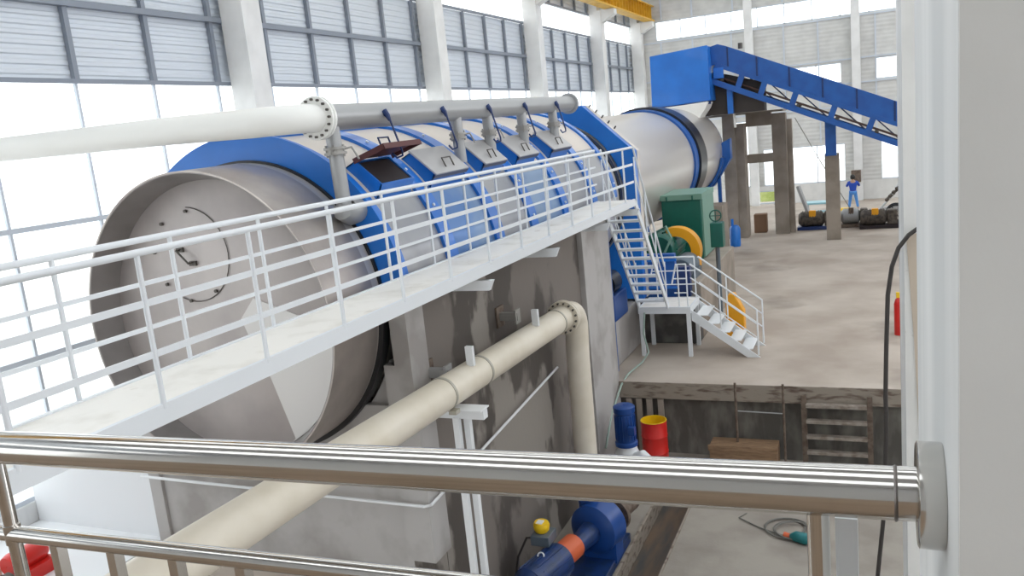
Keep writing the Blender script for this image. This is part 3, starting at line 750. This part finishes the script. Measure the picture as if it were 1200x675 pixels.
while x > -3.3:
    MB().box(x - .0125, x + .0125, RY - .0125, RY + .0125, 3.98, rz2(x) - .012).build('baluster', 'stainb', t); x -= .185
o = MB().box(-.062, -.03, 1.265, 1.30, 3.98, 4.97).build('conduit_post', 'white'); tag(o, 'white painted square post standing right behind the steel rail post', 'post')

# ================================================================== DRIVE UNIT
t = thing('gearbox', 'big dark green gearbox with a pale green cover beside the drum', 'gearbox', (-5.1, 24.8, 1.45))
MB().box(-5.68, -4.52, 24.0, 25.9, 1.45, 3.2).build('housing', 'green', t, .03)
m = MB(); m.box(-5.70, -4.48, 23.95, 25.95, 3.2, 3.36)
m.build('cover', 'greenlid', t)
MB().box(-4.52, -4.485, 24.05, 25.85, 1.5, 3.19).build('side_panel', 'greenlid', t)  # paler green sheet puts the lit right side into the colour
for x in (-5.5, -4.75): MB().cyl((x, 23.93, 3.2), (x, 23.93, 3.32), .025, 8).build('lifting_eye', 'green', t)
t = thing('drive_motor', 'dark green drive motor with a yellow coupling guard in front of the gearbox', 'motor', (-5.1, 22.7, 1.45))
m = MB(); m.lathe((-5.30, 21.7, 2.10), (0, 1, 0), [(0, .01), (0, .38), (.1, .45), (1.5, .45), (1.6, .4), (1.6, .01)], 28, closed=False)
for i in range(14):
    a = 2 * PI * i / 14; c0 = V((-5.30 + .45 * math.cos(a), 21.9, 2.10 + .45 * math.sin(a))); m.beam(c0, c0 + V((0, 1.2, 0)), .03, .08, up=(math.cos(a), 0, math.sin(a)))
m.box(-5.6, -5.0, 21.8, 23.2, 1.45, 1.75); m.build('motor_body', 'green', t)
g_ = MB(); g_.lathe((-4.92, 22.3, 2.0), (0, 1, 0), [(-.2, .42), (-.2, .66), (.2, .66), (.2, .42)], 28, -PI * .40, PI * .62); g_.box(-4.5, -4.3, 22.15, 22.45, 1.45, 1.9); g_.build('coupling_guard', 'orange', t)
MB().tube([(-5.2, 22.0, 2.66), (-5.05, 21.7, 2.75), (-4.9, 21.6, 2.45), (-5.15, 21.5, 1.95), (-5.3, 21.5, 1.8)], .035, 8).build('hose', 'greenlid', t)
m = MB(); m.lathe((-4.55, 20.9, 1.72), (0, 1, 0), [(0, .01), (0, .26), (.06, .3), (1.0, .3), (1.05, .1), (1.05, .01)], 24, closed=False); m.box(-4.7, -4.2, 21.1, 21.9, 1.45, 1.65); m.build('auxiliary_motor', 'motor', t)
t = thing('control_cabinet', 'small green box with a handwheel beside the gearbox', 'control box', (-3.9, 22.5, 0))
MB().box(-4.03, -3.70, 22.45, 22.85, 2.02, 2.68).build('cabinet', 'green', t, .015)
MB().cyl((-3.88, 22.6, 0), (-3.88, 22.6, 2.02), .06, 12).build('stand', 'motor', t)
m = MB(); m.tube(arc((-3.9, 22.65, 2.86), (1, 0, 0), (0, 0, 1), .15, 0, 2 * PI, 20), .02, 6); m.tube([(-4.05, 22.65, 2.86), (-3.75, 22.65, 2.86)], .012, 6); m.tube([(-3.9, 22.65, 2.66), (-3.9, 22.65, 3.0)], .015, 6); m.build('handwheel', 'green', t)
t = thing('chain_guard', 'low yellow guard on the floor behind the short stair', 'guard', (-3.4, 21.0, 0))
MB().prism([(-3.42, 20.6, .9), (-3.34, 20.6, 1.12), (-3.2, 20.6, 1.12), (-2.98, 20.6, .68), (-2.98, 20.6, 0.0), (-3.42, 20.6, 0.0)], (0, .3, 0)).build('guard_box', 'orange', t, .02)
t = thing('support_roller', 'blue steel trunnion roller frame between plinth wall and landing', 'roller frame', (-5.6, 18.0, 0))
m = MB(); m.box(-5.95, -5.4, 17.4, 17.6, 0, 1.15); m.box(-5.55, -5.40, 17.35, 17.65, 0, 3.0); m.build('frame', 'bluedk', t)
MB().box(-5.95, -5.38, 17.6, 18.7, 1.15, 1.75).build('bearing_box', 'pumpblue', t, .03)
MB().cyl((-5.7, 17.9, 1.95), (-5.7, 18.5, 1.95), .28, 28).build('roller', 'tyre', t)
t = thing('transfer_trough', 'dark blue steel trough and panels behind the landing', 'trough', (-5.0, 20.5, 1.15))
MB().box(-5.45, -4.55, 20.25, 20.45, 1.15, 2.25).build('panel', 'bluedk', t, .01)
MB().box(-4.55, -4.2, 20.28, 20.5, 1.15, 1.9).build('panel', 'navy', t, .01)
for z in (1.4, 2.1): MB().box(-5.46, -4.5, 20.2, 20.25, z - .03, z + .03).build('stiffener', 'blue', t)

# hose and floor items around the pit
o = MB().tube([(-5.02, 18.8, 1.1), (-5.06, 18.72, .6), (-4.96, 18.7, .15), (-5.0, 18.2, .05), (-5.1, 17.3, .04), (-5.12, 16.8, -.05), (-5.2, 16.2, -.5), (-5.16, 15.5, -1.0)], .022, 8).build('hose', 'hose')
tag(o, 'pale green hose trailing from the landing leg over the pit edge', 'hose')
# fire extinguisher
t = thing('fire_extinguisher', 'red fire extinguisher on the floor half hidden by the right column', 'fire extinguisher', (.53, 21, 0))
m = MB(); m.lathe((.53, 21, 0), (0, 0, 1), [(0, .01), (0, .11), (.75, .11), (.86, .08), (.9, .03), (.9, .01)], 24, closed=False); m.build('cylinder', 'red', t)
MB().box(.47, .6, 20.97, 21.03, .9, 1.03).build('valve_head', 'yelp', t)

# ================================================================== PIT CONTENTS
t = thing('ladder', 'rusty steel ladder fixed against the dark pit wall', 'ladder', (-.72, PY, PZ))
for x in (-1.34, -.12): MB().box(x - .05, x + .05, PY - .16, PY - .09, PZ, -.14).build('rail', 'rust', t)
for i in range(5): MB().box(-1.3, -.17, PY - .24, PY - .10, -.5 - .33 * i + .13, -.5 - .33 * i + .19).build('rung', 'rung', t)
t = thing('wooden_crate', 'low wooden plank crate against the pit wall', 'crate', (-2.5, 16.7, PZ))
MB().box(-3.2, -1.85, 16.35, 16.85, PZ, -1.16).build('box', 'wood', t, .01)
m = MB(); m.box(-3.22, -1.83, 16.32, 16.35, -1.26, -1.14); m.box(-3.22, -1.83, 16.32, 16.35, PZ, -1.46); m.build('slat', 'wood', t)
for x in (-2.66, -1.72):
    o = MB().tube([(x, PY - .26, PZ), (x, PY - .26, .12)], .025, 8).build('steel_rod', 'rust')
    tag(o, 'thin rusty rod standing at the pit edge, ' + ('above the crate middle' if x < -2 else 'beside the crate right end'), 'rod', 'rods at the pit edge')
o = MB().tube([(-2.63, PY - .22, -.5), (-1.75, PY - .22, -.52)], .012, 6).build('tie_wire', 'galv'); tag(o, 'thin wire strung between the two rusty rods in the pit', 'wire')
for i, x in enumerate((-5.0, -4.78, -4.55, -4.3)):
    o = MB().box(x - .06, x + .06, PY - .02 + .0, PY + .05, PZ, -.38).build('timber_prop', 'rawcol')
    tag(o, ['upright timber at the pit wall corner, nearest the plinth', 'second upright timber from the plinth at the pit wall', 'third upright timber from the plinth at the pit wall', 'upright timber at the pit wall behind the red barrel'][i], 'timber', 'timbers against the pit wall')
t = thing('oil_barrel', 'open red barrel with a yellow inside standing in the pit', 'barrel', (-4.3, 16.2, PZ))
m = MB(); m.lathe((-4.3, 16.2, PZ), (0, 0, 1), [(0, .01), (0, .27), (.3, .27), (.32, .28), (.34, .27), (.66, .27), (.68, .28), (.70, .27), (1.0, .27), (1.0, .258), (.3, .258), (.3, .01)], 36, closed=False); m.build('body', 'red', t)
m = MB(); m.lathe((-4.3, 16.2, PZ), (0, 0, 1), [(1.0, .275), (1.01, .272), (1.01, .255), (.31, .250), (.31, .01)], 36, closed=False); m.build('liner', 'yelp', t)
t = thing('vertical_pump', 'blue vertical motor on a white pump casing beside the red barrel', 'pump', (-4.7, 15.4, PZ))
m = MB(); m.lathe((-4.68, 15.4, 0), (0, 0, 1), [(-.85, .01), (-.85, .23), (-.78, .23), (-.76, .2), (-.16, .2), (-.14, .22), (-.03, .22), (0, .17), (0, .01)], 32, closed=False)
for i in range(20):
    a = 2 * PI * i / 20; c0 = V((-4.68 + .2 * math.cos(a), 15.4 + .2 * math.sin(a), -.72)); m.beam(c0, c0 + V((0, 0, .52)), .012, .03, up=(math.cos(a), math.sin(a), 0))
m.build('motor', 'pumpblue', t); MB().box(-4.56, -4.42, 15.12, 15.24, -.55, -.38).build('terminal_box', 'pumpblue', t, .01)
m = MB(); m.lathe((-4.68, 15.4, 0), (0, 0, 1), [(PZ, .3), (-1.15, .3), (-.95, .22), (-.85, .2)], 28, closed=False)
m.tube([(-4.6, 15.35, -1.15), (-4.3, 15.2, -1.0), (-4.12, 15.1, -1.1), (-4.05, 15.05, PZ)], .13, 14); m.build('pump_casing', 'white', t)
# horizontal blue pump nearer
t = thing('slurry_pump', 'blue horizontal pump set with orange coupling beside the trench', 'pump', (-4.4, 12.0, PZ))
m = MB(); m.box(-4.85, -3.98, 10.2, 12.9, PZ, PZ + .16); m.build('base_frame', 'pumpdk', t, .01)
m = MB(); m.lathe((-4.28, 12.15, -.95), (.25, 1, 0), [(-.28, .01), (-.28, .30), (-.2, .42), (.18, .42), (.26, .3), (.26, .01)], 36, closed=False); m.tube([(-4.45, 12.25, -.85), (-4.5, 12.3, -.35)], .17, 20); m.cyl((-4.5, 12.3, -.38), (-4.5, 12.3, -.32), .24, 24)
m.box(-4.5, -3.95, 11.95, 12.35, PZ + .1, -1.1); m.build('volute', 'pumpblue', t)
m = MB(); m.tube([(-4.32, 12.0, -.95), (-4.45, 11.25, -.95)], [.2, .13], 20); m.build('bearing_housing', 'pumpdk', t)
m = MB(); m.tube([(-4.45, 11.35, -.92), (-4.53, 10.95, -.92)], .2, 20); m.build('coupling_guard', 'orangep', t)
m = MB(); m.tube([(-4.54, 10.92, -.93), (-4.72, 10.1, -.93)], .27, 24); m.tube([(-4.72, 10.1, -.93), (-4.75, 10.0, -.93)], [.27, .2], 24)
for i in range(16):
    a = 2 * PI * i / 16; c0 = V((-4.55 + .27 * math.cos(a), 10.85, -.93 + .27 * math.sin(a))); m.beam(c0, c0 + V((-.15, -.65, 0)), .012, .03, up=(math.cos(a), 0, math.sin(a)))
m.build('motor', 'pumpdk', t)
m = MB(); m.box(-4.92, -4.62, 10.75, 11.1, -.66, -.5); m.build('terminal_box', 'motor', t, .01)
MB().tube(arc((-4.66, 10.5, -.66), (1, 0, 0), (0, .5, .8), .05, 0, 2 * PI, 12), .012, 6).build('lifting_eye', 'white', t)
m = MB(); m.lathe((-4.15, 12.55, -.95), (.25, 1, 0), [(0, .15), (0, .3), (.08, .3), (.08, .15)], 28); m.tube([(-4.1, 12.6, -.95), (-3.98, 13.1, -.95), (-4.2, 13.6, -1.0)], .15, 16); m.build('suction_pipe', 'rust', t)
t = thing('float_lamp', 'small yellow bucket-shaped work light resting on the pump terminal box', 'work light', (-4.88, 11.3, -.9))
m = MB(); m.lathe((-4.80, 10.93, -.497), (.1, 0, 1), [(0, .01), (0, .09), (.04, .12), (.12, .13), (.16, .11), (.16, .01)], 24, closed=False); m.build('shell', 'yelp', t); MB().box(-4.85, -4.75, 10.85, 10.97, -.34, -.325).build('label_plate', 'white', t)
o = MB().tube([(-4.9, 10.9, -.6), (-5.05, 10.9, -.62), (-5.18, 10.8, -.9), (-5.2, 10.6, -1.3), (-5.1, 10.4, PZ + .02)], .018, 8).build('power_cable', 'cable'); tag(o, 'dark cable looping from the blue pump motor to the pit floor', 'cable')
# coil + grinder
m = MB()
for k_ in range(4):
    c0 = V((-1.5 + .06 * k_, 13.9 - .05 * k_, PZ + .02 + .012 * k_)); m.tube(arc(c0, (1, 0, 0), (0, 1, 0), .33 + .05 * math.sin(k_ * 2), .3 * k_, 2 * PI + .3 * k_, 24), .013, 6)
m.tube([(-1.5, 13.6, PZ + .02), (-1.9, 13.8, PZ + .02), (-2.3, 14.1, PZ + .02), (-2.2, 14.3, PZ + .02)], .012, 6)
tag(m.build('wire_coil', 'wire'), 'loose coil of grey wire on the pit floor', 'wire coil')
t = thing('angle_grinder', 'teal hand tool lying on the pit floor below the wire coil', 'power tool', (-1.28, 13.45, PZ))
m = MB(); m.tube([(-1.36, 13.52, PZ + .06), (-1.28, 13.48, PZ + .09), (-1.12, 13.42, PZ + .09), (-1.04, 13.40, PZ + .08)], [.05, .09, .10, .06], 14); m.build('body', 'teal', t)
MB().tube([(-1.36, 13.52, PZ + .06), (-1.47, 13.56, PZ + .05)], [.04, .06], 12).build('head', 'orangep', t)
# hanging black cable from the right column
o = MB().tube([(.42, 8.62, 4.36), (.31, 8.61, 4.28), (.22, 8.6, 4.16), (.16, 8.6, 3.98), (.12, 8.6, 3.7), (.10, 8.6, 3.2), (.085, 8.6, 2.7), (.085, 8.6, 2.3), (.07, 8.6, 1.9), (.05, 8.6, 1.4), (.01, 8.6, 1.0), (-.03, 8.6, .6), (0, 8.6, 0), (.03, 8.6, -1.0), (.05, 8.6, PZ + .02)], .021, 8).build('hanging_cable', 'cable')
tag(o, 'black cable hanging in a curve from the right column down into the pit', 'cable')
# red machine at lower left
t = thing('red_motor', 'small red machine on the floor at the lower left behind the steel rail', 'machine', (-11.3, 7.0, .02))
m = MB(); m.box(-11.55, -11.05, 7.0, 7.5, 0, .2); m.lathe((-11.3, 6.9, .30), (0, 1, 0), [(0, .01), (0, .14), (.08, .17), (.5, .17), (.6, .1), (.6, .01)], 24, closed=False); m.build('body', 'red', t)
m = MB(); m.lathe((-11.15, 6.75, .15), (0, 1, 0), [(0, .03), (0, .14), (.08, .14), (.08, .03)], 24); m.build('pulley', 'bolt', t)
MB().box(-11.75, -11.5, 6.75, 6.95, 0, .25).build('cover_box', 'cream', t)

# ================================================================== FAR END CLUTTER
t = thing('plastic_jug', 'blue plastic drum with a hand pump at the foot of the raw concrete column', 'drum', (-5.3, 35.3, 0))
m = MB(); m.lathe((-5.3, 35.3, 0), (0, 0, 1), [(0, .01), (0, .2), (.08, .22), (.75, .22), (.86, .16), (.9, .06), (.9, .01)], 24, closed=False); m.build('body', 'jug', t)
MB().tube([(-5.4, 35.3, .85), (-5.4, 35.3, 1.15)], .06, 10).build('spout', 'jug', t)
o = MB().box(-4.98, -4.42, 38.9, 39.4, 0, .85).build('cardboard_box', 'cardboard', None, .03); tag(o, 'brown box on the floor between the raw concrete columns', 'box')
def engine(x, y, s, lab, skid, shell):
    t = thing('old_engine', lab, 'engine', (x, y, 0), 'old engines on the far floor')
    m = MB(); m.box(x - .75 * s, x + .75 * s, y - .3, y + .3, 0, .16); m.build('skid', skid, t, .02)
    m = MB(); m.lathe((x - .7 * s, y, .48), (1, 0, 0), [(0, .01), (0, .22), (.12, .33), (.9 * s, .33), (1.0 * s, .2), (1.0 * s, .01)], 20, closed=False)
    for k_ in range(8): m.lathe((x - .55 * s + .1 * k_ * s, y, .48), (1, 0, 0), [(0, .30), (0, .37), (.03, .37), (.03, .30)], 20)
    m.build('motor_body', shell, t)
    MB().box(x + .3 * s, x + .68 * s, y - .28, y + .25, .16, .8).build('gear_case', 'engine', t, .05)
    MB().box(x - .28 * s, x - .02 * s, y - .33, y - .1, .6, .88).build('terminal_box', 'orange' if s > 1 else 'rust', t, .02)
    MB().lathe((x + .72 * s, y, .42), (1, 0, 0), [(0, .05), (0, .3), (.08, .3), (.08, .05)], 20).build('flywheel', 'rust', t)
engine(-2.3, 39.3, 1.1, 'old machine on a dark blue skid left of the conveyor column', 'navy', 'engine')
engine(-.75, 39.6, .8, 'grey old engine just right of the conveyor column', 'rust', 'galv')
engine(.25, 38.9, 1.05, 'brown old engine on a black skid near the right column', 'dark', 'engine')
# motorbike-like wheel stand
t = thing('hand_cart', 'two-wheeled hand cart tipped up beside the far right engine', 'cart', (.75, 40.4, 0))
for y in (40.2, 40.7):
    m = MB(); m.tube(arc((.95, y, .42), (1, 0, 0), (0, 0, 1), .38, 0, 2 * PI, 28), .045, 8)
    for k_ in range(6): a = k_ * PI / 3; m.tube([(.95, y, .42), (.95 + .37 * math.cos(a), y, .42 + .37 * math.sin(a))], .012, 6)
    m.build('wheel', 'black', t)
m = MB(); m.tube([(.0, 40.45, .25), (.75, 40.45, 1.15), (1.1, 40.45, 1.75)], .05, 8); m.tube([(.95, 40.2, .42), (.95, 40.7, .42)], .03, 8); m.build('shaft', 'white', t)
m = MB()
for k_ in range(5): m.beam((.55 + .14 * k_, 40.35, 1.0 + .16 * k_), (.75 + .14 * k_, 40.55, 1.15 + .16 * k_), .1, .12)
m.build('frame', 'engine', t)
o = MB().beam((-3.12, 40.2, 1.9), (-2.5, 39.95, .1), .2, .12).build('steel_beam', 'galv'); tag(o, 'grey steel beam leaning near the raw concrete columns', 'beam')
t = thing('work_bench', 'pale blue sheet-topped bench by the far wall', 'bench', (-2.4, 44, 0))
MB().box(-3.1, -1.5, 43.6, 44.6, .62, .70).build('top', 'sheetblue', t)
for x in (-3.0, -1.6):
    for y in (43.7, 44.5): MB().box(x - .03, x + .03, y - .03, y + .03, 0, .62).build('leg', 'galv', t)
MB().box(-2.9, -1.7, 43.8, 44.4, .2, .24).build('shelf', 'sheetblue', t)
o = MB().prism([(-.6, 43, .02), (1.2, 44.4, .02), (1.2, 44.4, .32), (-.6, 43, .14)], (0, .5, 0)).build('metal_sheet', 'galv', None); tag(o, 'pale metal sheets lying on the floor near the person', 'sheets')
o = MB().lathe((-1.25, 43.3, 0), (0, 0, 1), [(0, .01), (0, .22), (.3, .26), (.42, .2), (.42, .01)], 16, closed=False).build('yellow_sack', 'yelp'); tag(o, 'small yellow bag on the floor near the person feet', 'bag')
o = MB().box(-.55 + -.5, -.6 + .05, 49.55, 49.895, 1.05, 1.7).build('electrical_box', 'rust', None, .02); tag(o, 'brown box on the far column in front of the person', 'electrical box')
o['category'] = 'electrical box'
# thin rope to the far floor
o = MB().tube([(-3.1, 39.6, 5.0), (-2.2, 42, 2.8), (-1.0, 45.0, .1)], .018, 6).build('guy_rope', 'wire'); tag(o, 'thin slack rope slanting from the concrete frame to the floor', 'rope')
# grass strip beyond the far opening
for i, (x, y) in enumerate(((-9.2, 49.2),)): pass

# ------------------------------------------------------------------ person
def skinmesh(name, pts, edges, rad, m, parent, sub=2):
    o0 = wl(parent); me = bpy.data.meshes.new(name)
    me.from_pydata([tuple(V(p) - o0) for p in pts], edges, []); me.materials.append(M[m])
    o = bpy.data.objects.new(name, me); COL.objects.link(o); o.parent = parent
    sk = o.modifiers.new('skin', 'SKIN'); sk.use_smooth_shade = True
    bpy.context.view_layer.objects.active = o
    if not me.skin_vertices:
        import bmesh
        bm = bmesh.new(); bm.from_mesh(me); bm.verts.layers.skin.verify(); bm.to_mesh(me); bm.free()
    for i, r in enumerate(rad):
        r = r if isinstance(r, tuple) else (r, r)
        me.skin_vertices[0].data[i].radius = r; me.skin_vertices[0].data[i].use_root = (i == 0)
    o.modifiers.new('sub', 'SUBSURF').levels = sub; o.modifiers['sub'].render_levels = sub
    return o
px, py = -.9, 45.8
t = thing('person', 'person in blue jacket and light blue trousers, back turned, arms raised to a box', 'person', (px, py, 0))
J = [(px, py, .95), (px, py, 1.15), (px, py + .02, 1.40), (px, py + .03, 1.52), (px, py + .03, 1.60), (px, py + .03, 1.68),
     (px - .2, py + .02, 1.40), (px - .30, py + .12, 1.20), (px - .2, py + .34, 1.30), (px + .2, py + .02, 1.40), (px + .30, py + .12, 1.20), (px + .2, py + .34, 1.32),
     (px - .10, py, .88), (px - .15, py + .03, .50), (px - .2, py, .08), (px + .10, py, .88), (px + .16, py + .03, .50), (px + .22, py - .03, .08),
     (px - .22, py + .12, .04), (px + .24, py + .10, .04)]
E_ = [(0, 1), (1, 2), (2, 3), (3, 4), (4, 5), (2, 6), (6, 7), (7, 8), (2, 9), (9, 10), (10, 11), (0, 12), (12, 13), (13, 14), (0, 15), (15, 16), (16, 17), (14, 18), (17, 19)]
skinmesh('body', J, E_, [.12, .12, .13, .05, .085, .075, .055, .042, .032, .055, .042, .032, .08, .055, .04, .08, .055, .04, .035, .035], 'skin', t)
skinmesh('jacket', [J[i] for i in (1, 0, 2)] + [(px, py + .01, 1.52)] + [J[6], J[7], tuple(V(J[7]).lerp(V(J[8]), .8)), J[9], J[10], tuple(V(J[10]).lerp(V(J[11]), .8))],
         [(0, 1), (0, 2), (2, 3), (2, 4), (4, 5), (5, 6), (2, 7), (7, 8), (8, 9)], [(.17, .13), (.17, .13), (.18, .13), .09, .075, .062, .05, .075, .062, .05], 'cloth', t)
skinmesh('trousers', [J[0], J[12], J[13], (px - .2, py, .12), J[15], J[16], (px + .22, py - .03, .12)], [(0, 1), (1, 2), (2, 3), (0, 4), (4, 5), (5, 6)],
         [(.155, .13), .10, .078, .065, .10, .078, .065], 'jean', t)
m = MB(); m.lathe((px, py + .0, 1.57), (0, 0, 1), [(0, .02), (0, .1), (.06, .125), (.14, .125), (.21, .08), (.24, .01)], 18, closed=False); m.build('hair', 'hair', t)
for sx in (-1, 1):
    m = MB()
    for k_ in range(5):
        b0 = V((px + sx * .2, py + .36, 1.31)) + V((sx * (-.03 + .014 * k_), 0, 0)); m.tube([b0, b0 + V((0, .05, .02)), b0 + V((0, .07 - .004 * abs(k_ - 2), -.01))], .008, 6)
    m.build('fingers', 'skin', t)

# ================================================================== LIGHT, WORLD, CAMERA
w = bpy.data.worlds.new('world'); S.world = w; w.use_nodes = True
bg = w.node_tree.nodes['Background']; bg.inputs[0].default_value = (.97, .98, 1, 1); bg.inputs[1].default_value = 2.2

cam = bpy.data.cameras.new('camera'); co = bpy.data.objects.new('camera', cam); COL.objects.link(co)
cam.sensor_width = 36; cam.lens = 36 * 970 / 1200; cam.clip_start = .05; cam.clip_end = 300
vy = V((1020 - 600, 113 - 337.5, 970)).normalized(); dn = V((1125 - 600, 5500 - 337.5, 970)); dn = (dn - vy * dn.dot(vy)).normalized()
Zc = -dn; Xc = vy.cross(Zc)
if Xc.x < 0: Xc = -Xc
Rw = Matrix((Xc, vy, Zc))                    # camera (x right, y down, z forward) -> world
R3 = Rw @ Matrix(((1, 0, 0), (0, -1, 0), (0, 0, -1)))
co.matrix_world = Matrix.Translation((0, 0, 5.6)) @ R3.to_4x4()
S.camera = co
S.view_settings.view_transform = 'Standard'; S.view_settings.look = 'None'; S.view_settings.gamma = 1; S.view_settings.exposure = .45
S.view_settings.use_curve_mapping = False
